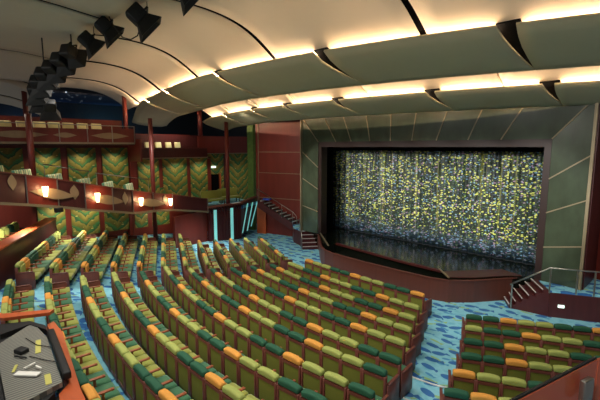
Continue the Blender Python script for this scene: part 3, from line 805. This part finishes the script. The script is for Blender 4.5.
# side box fascia and walls
fx = thing('box_front', (-14.1, -6, 5.45), 'dark red front of the side box under four cream chairs', 'balcony front')
B().box((-14.08, -6.0, 5.82), (.1, 4.8, .6)).build('panel', M['darkwood'], fx)
B().beam((-14.02, -8.4, 5.5), (-14.02, -3.6, 5.5), .1, .06).build('bottom_trim', M['paletrim'], fx)
B().beam((-14.05, -8.4, 6.13), (-14.05, -3.6, 6.13), .08, .05).build('top_rail', M['framewood'], fx)
b = B().box((-15.9, -6.4, 6.4), (.1, 5.0, 1.3)); struct(b.build('wall_box_back', M['redwood']))
b = B().box((-15.1, -1.6, 6.35), (.12, 4.2, 1.2)); struct(b.build('wall_box_side', M['redwood']))
struct(B().beam((-15.0, -3.7, 5.73), (-15.0, .5, 5.73), .08, .06).build('trim_2', M['paletrim']))
b = B().box((-13.6, -8.75, 6.0), (1.8, .12, 1.3)); struct(b.build('wall_return', M['redwood']))

# striped sofas on the lower balcony
for k, (x, y, z) in enumerate(((-9.0, -15.9, 4.4), (-9.4, -14.9, 4.2), (-9.6, -13.7, 3.95), (-10.1, -12.4, 3.65), (-10.5, -11.2, 3.4), (-11.0, -10.0, 3.2))):
    box_chair(x, y, z + .1, -PI / 2 + .9, 'sofa', M['mint'], f'mint and cream striped sofa on the lower balcony, {ORD[k + 1]} from the left', 'sofa', 'striped sofas on the lower balcony', .6, 2.0)
for k, (x, y) in enumerate(((-13.0, -3.9), (-13.6, -2.2))):
    box_chair(x, y, 2.3, -PI / 2, 'sofa', M['olive_seat'], ('olive sofa on the raised platform left of the slim column', 'olive sofa on the raised platform right of the slim column')[k], 'sofa', 'olive sofas on the platform', .6, 2.6)
# metal handrails on the balcony steps
for k, (y0, y1) in enumerate(((-13.6, -11.6), (-11.2, -8.4))):
    o = B().tube([(-13.0, y0, 5.35 - k * .55), (-12.6, y1, 4.9 - k * .6)], .025)
    for t in (.02, .98):
        q = Vector((-13.0, y0, 5.35 - k * .55)).lerp(Vector((-12.6, y1, 4.9 - k * .6)), t); o.tube([q, (q.x, q.y, 3.1)], .015)
    tag(o.build('handrail', M['steel']), ('steel handrail on the lower balcony in front of the second chevron panel', 'steel handrail on the lower balcony in front of the fourth chevron panel')[k], 'railing')

# columns
for k, (x, y, z0, z1, r, lab) in enumerate((
        (-12.2, -14.2, 4.0, 7.75, .14, 'slim red column rising through the balconies at far left'),
        (-11.3, -8.75, .5, 7.75, .115, 'slim red column beside the chair box, standing at the seats'),
        (-12.1, -3.3, 2.3, 7.9, .135, 'slim red column standing on the platform behind the teal lit bar'),
        (-18.6, -7.3, 6.0, 9.9, .15, 'red column against the navy wall above the upper balcony'),
        (-16.8, -2.5, 6.4, 9.9, .17, 'thin red column against the navy wall right of the chair box'),
        (-18.2, -13.2, 6.4, 9.9, .14, 'red column behind the upper balcony at far left'))):
    tag(B().tube([(x, y, z0), (x, y, z1)], r, 16).build('column', M['redwood']), lab, 'column')

# ------------------------------------------------------------------ bar with teal lit strips
br = thing('bar_front', (-11.4, -4, .2), 'dark ribbed bar front with glowing teal strips and pink wooden top', 'bar')
BP = [(-11.4, -5.25), (-11.4, -2.8), (-12.35, -.75)]
b = B(); b.prism([(-11.4, -5.25), (-11.4, -2.8), (-11.55, -2.8), (-11.55, -5.25)], .1, 2.4)
for k in range(12): b.box((-11.38, -5.15 + k * .21, 1.25), (.06, .09, 2.25))
b.slab([(-11.45, -2.8, 2.4), (-12.4, -.75, 2.6), (-12.45, -1.2, .45), (-11.7, -2.7, .2), (-11.5, -2.85, .2)], (-.9, -.42, .05), .1)
b.build('front', M['darkwood'], br)
B().beam((-11.38, -5.3, 2.47), (-11.38, -2.75, 2.5), .34, .1).build('bar_top', M['framewood'], br)
B().beam((-11.38, -2.85, 2.5), (-12.4, -.7, 2.66), .3, .1).build('bar_top', M['framewood'], br)
for y in (-4.8, -3.55): B().box((-11.33, y, 1.2), (.05, .2, 2.1)).build('lamp_strip', M['teal'], br)['label'] = 'glowing teal strip'
for p, q in (((-11.66, -2.0, 2.38), (-11.5, -2.6, .42)), ((-11.97, -1.34, 2.36), (-11.85, -1.95, .42)), ((-12.28, -.66, 2.4), (-12.2, -1.35, .6))):
    B().beam(p, q, .09, .03, (1, .4, 0)).build('lamp_strip', M['teal'], br)['label'] = 'glowing slanted teal strip'
tag(B().box((-11.35, -3.2, 2.56), (.26, .6, .015), rz=.1).build('leaflet', M['white']), 'white leaflets lying on the bar top', 'leaflet')
b = B().prism([(-12.3, -.72), (-11.7, -.4), (-11.8, -.25), (-12.45, -.5)], 0, 2.1); tag(b.build('wall_panel', M['orangewood']), 'orange lit wood panel under the top of the left stairs', 'wall panel')
b = B().prism([(-11.5, -5.3), (-10.4, -8.0), (-10.6, -8.05), (-11.7, -5.35)], .2, 2.3); struct(b.build('wall_box_front', M['redwood']))

# ------------------------------------------------------------------ ramp wall and seats behind it (rear left)
a, c = Vector((-6.0, -16.9)), Vector((-12.9, -13.25)); d = (c - a).normalized(); n = Vector((d.y, -d.x))
if n.y > 0: n = -n
rw = thing('low_wall', (-9.5, -15, 1.0), 'low wooden wall with broad orange ledge behind the rear left seats', 'wall')
B().prism([tuple(a), tuple(c), tuple(c + n * .15), tuple(a + n * .15)], .9, 2.55).build('panel', M['darkwood'], rw)
B().prism([tuple(a - n * .05), tuple(c - n * .05), tuple(c + n * .45), tuple(a + n * .45)], 2.55, 2.62).build('ledge', M['orangewood'], rw)
struct(B().prism([tuple(a + n * .2), tuple(c + n * .2), tuple(c + n * 4), tuple(a + n * 4)], 1.0, 1.75).build('floor_rear', M['carpet']))
hd = math.atan2(-d.y, -d.x)
for k in range(5):
    p = a + d * (3.9 + k * .56) + n * 1.1
    r = bpy.data.objects.new('theatre_seat', None); r.location = (p.x, p.y, 1.75); r.rotation_euler = (0, 0, hd); COL.objects.link(r)
    col = ['dark', 'light', 'light', 'dark', 'light'][k]
    tag(r, f'{CNAME[col]} topped theatre seat behind the low orange ledged wall, {ORD[k + 1]} from camera', 'seat', 'theatre seats behind the low wall')
    for nm, key in seat_parts(col, k == 4, False):
        o = bpy.data.objects.new(nm, PARTS[key]); COL.objects.link(o); o.parent = r
struct(B().prism([(-14.5, -16.9), (-14.5, -14.0), (-14.2, -14.0), (-14.2, -16.9)], 1.0, 4.3).build('wall_rear_left', M['redwood']))

# ------------------------------------------------------------------ hanging black lights
def hood(px, py, pz, rz, rx, sc, lab, hang):
    t = thing('stage_light', (px, py, pz), lab, 'stage light', 'black stage lights under the ceiling')
    t.rotation_euler = (0, 0, 0)
    R = Matrix.Rotation(rz, 4, 'Z') @ Matrix.Rotation(rx, 4, 'X')
    def tr(bld):
        bld.v = [tuple(R @ (Vector(v) * sc)) for v in bld.v]; return bld
    # flared hood (open frustum with walls), rear housing, yoke
    f = B(); a = [(-.2, 0, -.2), (.2, 0, -.2), (.2, 0, .2), (-.2, 0, .2)]; e = [(-.46, .4, -.5), (.46, .4, -.42), (.4, .4, .4), (-.4, .4, .4)]
    for i in range(4):
        j = (i + 1) % 4; nv = (Vector(a[i]) + Vector(a[j])) / 2; nv.y = 0
        f.slab([a[i], a[j], e[j], e[i]], nv, .03)
    add_local(tr(f), 'hood', M['black'], t)
    add_local(tr(B().box((0, -.2, 0), (.56, .5, .52), bev=.08)), 'housing', M['black'], t)
    y = B(); y.beam((-.27, -.1, 0), (-.27, -.1, .36), .03, .06).beam((.27, -.1, 0), (.27, -.1, .36), .03, .06).beam((-.28, -.1, .36), (.28, -.1, .36), .06, .03)
    add_local(tr(y), 'yoke', M['black'], t)
    top = R @ (Vector((0, -.1, .36)) * sc)
    if hang: add_local(B().tube([tuple(top), (top.x, top.y, hang - pz)], .012, 6), 'hanger', M['black'], t)
HL = [(185, 2, 10.0, 0), (142, 20, 11.6, 0), (107, 30, 13, 0), (90, 44, 13.8, 0)]
CAMR = Matrix.Rotation(math.radians(46), 3, 'Z')
LIGHTS = [(.76, -13.02, 10.08), (-1.59, -13.12, 9.86), (-3.77, -13.32, 9.98), (-5.03, -13.5, 9.76)]
for k, (x, y, z) in enumerate(LIGHTS):
    hood(x, y, z, -.5 + .1 * k, -.75, (.8, .9, .82, .8)[k], f'black hooded stage light hanging alone, {("nearest at top edge of view", "second from nearest", "third from nearest", "fourth, beside the black array")[k]}', 10.6)
ARRP = [(-6.79, -13.61, 9.66), (-7.37, -13.82, 9.42), (-7.94, -14.01, 9.18), (-8.48, -14.19, 8.96), (-8.98, -14.31, 8.69), (-9.39, -14.36, 8.41), (-9.6, -14.2, 8.12), (-9.51, -13.87, 7.8)]
for k, (x, y, z) in enumerate(ARRP):
    hood(x, y, z, .5 + .12 * k, -.35 - .09 * k, .82, f'black hooded light of the curved hanging array, {ORD[k + 1]} from its top', None)
tag(B().tube([(x, y, z + .42) for x, y, z in ARRP] , .04, 8).tube([(-6.79, -13.61, 10.0), (-6.79, -13.61, 10.7)], .025).tube([(-8.48, -14.19, 9.3), (-8.48, -14.19, 10.6)], .025).build('lighting_bar', M['black']), 'curved black bar carrying the array of lights', 'bar')
tag(B().tube([(-3.6, -13.4, 10.5), (-3.3, -13.3, 10.0), (-2.9, -13.2, 9.6), (-2.4, -13.15, 9.45), (-2.0, -13.1, 9.5), (-1.8, -13.1, 9.7)], .018, 6).build('cable', M['black']), 'black cable looping between two hanging stage lights', 'cable')

# ------------------------------------------------------------------ control desk (lower left)
ds = thing('control_desk', (1.5, -17.2, 1.0), 'black control desk under a ribbed grey cover at lower left', 'desk')
zd = 2.3
lid = [(.85, -17.45), (.1, -16.68), (1.1, -16.62), (3.12, -16.82), (3.4, -17.6)]
B().prism([(-.4, -17.5), (-.15, -16.75), (3.2, -16.95), (3.9, -17.6), (.9, -18.2)], .9, 2.22).build('body', M['black'], ds)
B().prism(lid, 2.22, 2.31).build('cover', M['ribbed'], ds)
B().box((2.0, -16.62, 2.34), (2.1, .13, .14), rz=-.1, bev=.03).build('side_bar', M['black'], ds)
B().prism([(3.1, -16.8), (3.45, -16.75), (3.9, -17.2), (3.9, -17.6), (3.35, -17.6)], 1.6, 2.1).build('side_pod', M['black'], ds)
for x0, y0, x1, y1 in ((1.15, -16.78, 1.75, -16.9), (2.7, -16.95, 3.05, -17.0)):
    B().beam((x0, y0, 2.315), (x1, y1, 2.315), .09, .01).build('tape', M['yellow'], ds)['label'] = 'yellow tape strip'
B().prism([(-.3, -17.3), (.0, -16.72), (.5, -16.52), (.75, -16.55), (.2, -16.75), (.35, -17.3)], 2.2, 2.33).build('rear_cover', M['black'], ds)
ct = thing('counter', (1, -16.5, .9), 'orange wooden counter running around the control desk', 'counter')
B().prism([(-1.2, -17.75), (-.25, -17.15), (.1, -16.35), (-.05, -16.22), (-.55, -17.1), (-1.4, -17.6)], 2.38, 2.45).build('counter_top', M['orangewood'], ct)
B().prism([(-.05, -16.25), (.7, -16.25), (3.3, -16.6), (4.6, -16.7), (4.6, -17.1), (3.2, -16.9), (2.95, -16.68), (.7, -16.45), (.05, -16.4)], 2.1, 2.16).build('counter_top', M['orangewood'], ct)
B().prism([(0, -16.32), (.7, -16.32), (3.3, -16.66), (4.6, -16.76), (4.6, -16.9), (3.3, -16.8), (.7, -16.45), (0, -16.45)], .9, 2.1).build('panel', M['darkwood'], ct)
cl = thing('clip', (2.45, -17.2, 2.32), 'white plastic clip lying on the ribbed desk cover', 'clip')
B().box((2.5, -17.2, 2.34), (.42, .12, .035), rz=.75, bev=.01).build('body', M['white'], cl)
B().box((2.25, -17.12, 2.36), (.2, .03, .02), rz=2.0).build('arm', M['white'], cl)
B().box((2.42, -17.02, 2.36), (.16, .03, .02), rz=.3).build('arm', M['white'], cl)
ad = thing('adapter', (1.6, -17.15, 2.32), 'small black adapter lying on the ribbed desk cover', 'adapter')
B().box((1.5, -17.12, 2.35), (.22, .16, .08), rz=.4, bev=.015).build('body', M['black'], ad)
B().tube([(1.62, -17.25, 2.34), (1.85, -17.1, 2.34)], .015).build('cord', M['black'], ad)
tag(B().box((2.1, -17.32, 2.318), (.25, .045, .014), rz=-.35).build('marker', M['yellow']), 'yellow marker lying on the ribbed desk cover', 'marker')
for k, pts in enumerate(([(.9, -16.95, 2.33), (1.4, -16.85, 2.33), (1.75, -16.65, 2.34), (2.0, -16.6, 2.38)], [(1.8, -17.05, 2.33), (2.2, -16.85, 2.33), (2.5, -16.7, 2.36)])):
    tag(B().tube(pts, .008, 6).build('cable', M['black']), ('thin black cable across the far part of the desk cover', 'thin black cable across the middle of the desk cover')[k], 'cable')

# ------------------------------------------------------------------ glass balustrade in front of the camera (lower right)
gb = thing('glass_balustrade', (9.9, -15.6, 3.8), 'glass balustrade with painted reddish wood reflection and dark top rail at lower right', 'balustrade')
g0, g1, g2_ = Vector((9.66, -16.5)), Vector((9.955, -15.34)), Vector((10.15, -14.55))
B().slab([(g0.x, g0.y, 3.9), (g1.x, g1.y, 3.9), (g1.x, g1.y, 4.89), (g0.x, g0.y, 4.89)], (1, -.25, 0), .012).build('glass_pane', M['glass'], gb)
B().beam((g0.x, g0.y, 4.9), (g1.x, g1.y, 4.9), .014, .012).build('top_rail', M['black'], gb)
g1b = g1 + Vector((.004, .012))
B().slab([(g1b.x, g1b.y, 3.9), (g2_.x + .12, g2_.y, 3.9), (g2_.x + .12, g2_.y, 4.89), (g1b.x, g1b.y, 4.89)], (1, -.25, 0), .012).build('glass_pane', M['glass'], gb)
B().box((9.955, -15.545, 4.775), (.035, .1, .14), rz=-.25, bev=.008).build('clamp', M['steel'], gb)

# ------------------------------------------------------------------ light
def area(loc, target, size, power, color=(1, .95, .86), sy=None):
    l = bpy.data.lights.new('house_light', 'AREA'); l.energy = power; l.color = color; l.size = size
    if sy: l.shape = 'RECTANGLE'; l.size_y = sy
    o = bpy.data.objects.new('house_light', l); o.location = loc
    o.rotation_euler = (Vector(target) - Vector(loc)).to_track_quat('-Z', 'Y').to_euler(); COL.objects.link(o); return o
def spot(loc, target, power, ang=80, blend=.8, color=(1, .95, .86), soft=.15):
    l = bpy.data.lights.new('spot', 'SPOT'); l.energy = power; l.color = color; l.spot_size = math.radians(ang); l.spot_blend = blend; l.shadow_soft_size = soft
    o = bpy.data.objects.new('spot', l); o.location = loc
    o.rotation_euler = (Vector(target) - Vector(loc)).to_track_quat('-Z', 'Y').to_euler(); COL.objects.link(o); return o
# downlights in the ceiling over the seats
for x, y, p in ((-9.5, -9, 700), (-9, -13, 700), (-4.5, -12.2, 800), (-4, -15.5, 800), (0, -12.2, 750), (0, -16, 800), (4, -12.2, 750), (4.2, -16, 700), (8, -12, 600), (-8, -6.0, 260), (7.5, -9.2, 400)):
    spot((x, y, 9.9 if y < -9 else 8.4 if x < 0 else 9.4), (x, y + .8, 0), p * .88, 110, 1, (1, .96, .88), .3)
# stage wash on the curtain from front of house, and fill spots added at the rear to brighten the seat backs
for x in (-5, -3, -1, 1, 3, 5): spot((x * 1.2, -12.5, 8.3), (x, 1.2, 3.3), 3000, 25, .45, (1, .99, .94), .1)
for x in (-7, -1, 5, 10): spot((x, -20.5, 8.5), (x - 1, -8, .5), 800, 110, 1, (1, .95, .85), .4)
for x, y in ((-9.5, -5.5), (-10.6, -8.2), (-11.4, -10.2), (-11.8, -12.4), (-10, -15)): spot((x, y, 3.0 if y > -14 else 3.5), (x + .6, y - .6, .5), 360 if y > -14 else 420, 140, 1, (1, .93, .78), .15)
for y in (-15, -12.5, -10): spot((-13.9, y, 8.9), (-13.2, y, 6.5), 60, 120, 1, (1, .92, .75), .1)
spot((-14.2, -6, 8.4), (-15.6, -6, 6.2), 320, 130, 1, (1, .92, .75), .1)
spot((-13.4, -2.2, 7.6), (-15, -1.8, 6.2), 120, 110, 1, (1, .9, .75), .1)
for x, y, z in ((-10.2, -14.2, 6.0), (-11.5, -11, 5.6)): spot((x, y, z), (x, y, 3), 60, 140, 1, (1, .92, .75), .1)
spot((-12.6, -7.4, 2.3), (-14.4, -7.4, 1.6), 90, 140, 1, (1, .88, .6), .08)
spot((-11.8, -16.3, 4.0), (-13.5, -15.5, 2.4), 160, 140, 1, (1, .85, .65), .15)
spot((-8.5, -5, 8.0), (-10.6, 0, 4.5), 420, 80, 1, (1, .9, .75), .2)
for x in (-4, 1.5, 6.5): spot((x, -9.3, 8.2), (x, -2.2, .8), 1000, 75, 1, (1, .94, .84), .2)
spot((8.6, -7.5, 7.8), (7.0, -1, 3.5), 600, 70, 1, (1, .94, .84), .2)
# chevron wall washers
for y in (-13.1, -11.4, -9.6): spot((-13.6, y, 6.0), (-14.5, y - .2, 4.2), 60, 110, 1, (1, .88, .6), .06)
for y in (-12.9, -11.3, -9.6, -8.2): spot((-13.4, y, 3.0), (-14.5, y, 1.8), 90, 120, 1, (1, .88, .6), .06)
for y in (-7.6, -5.8, -4.1, -2.2, -.2): spot((-13.4, y, 5.3), (-14.6, y - .1, 3.4), 45, 110, 1, (1, .88, .6), .06)
spot((-25, -6, 6.6), (-28, -5, 7.2), 260, 140, 1, (.25, .75, .95), .2)
spot((-25, -12, 6.8), (-28, -11, 7.4), 160, 140, 1, (.3, .6, 1), .2)
w = bpy.data.worlds.new('World'); S.world = w; w.use_nodes = True
w.node_tree.nodes['Background'].inputs[0].default_value = (.9, .95, 1, 1); w.node_tree.nodes['Background'].inputs[1].default_value = .12

# ------------------------------------------------------------------ camera
cd = bpy.data.cameras.new('Camera'); cam = bpy.data.objects.new('Camera', cd); COL.objects.link(cam)
cam.location = CAMP; cd.sensor_width = 36; cd.lens = 24; cd.clip_start = .05
cam.rotation_euler = (math.radians(90) - math.atan(53 / 400), 0, math.radians(46))
S.camera = cam
S.view_settings.view_transform = 'Standard'; S.view_settings.look = 'None'; S.view_settings.gamma = 1; S.view_settings.exposure = .12
S.view_settings.use_curve_mapping = False
S.cycles.use_denoising = True
S.cycles.max_bounces = 8; S.cycles.diffuse_bounces = 4
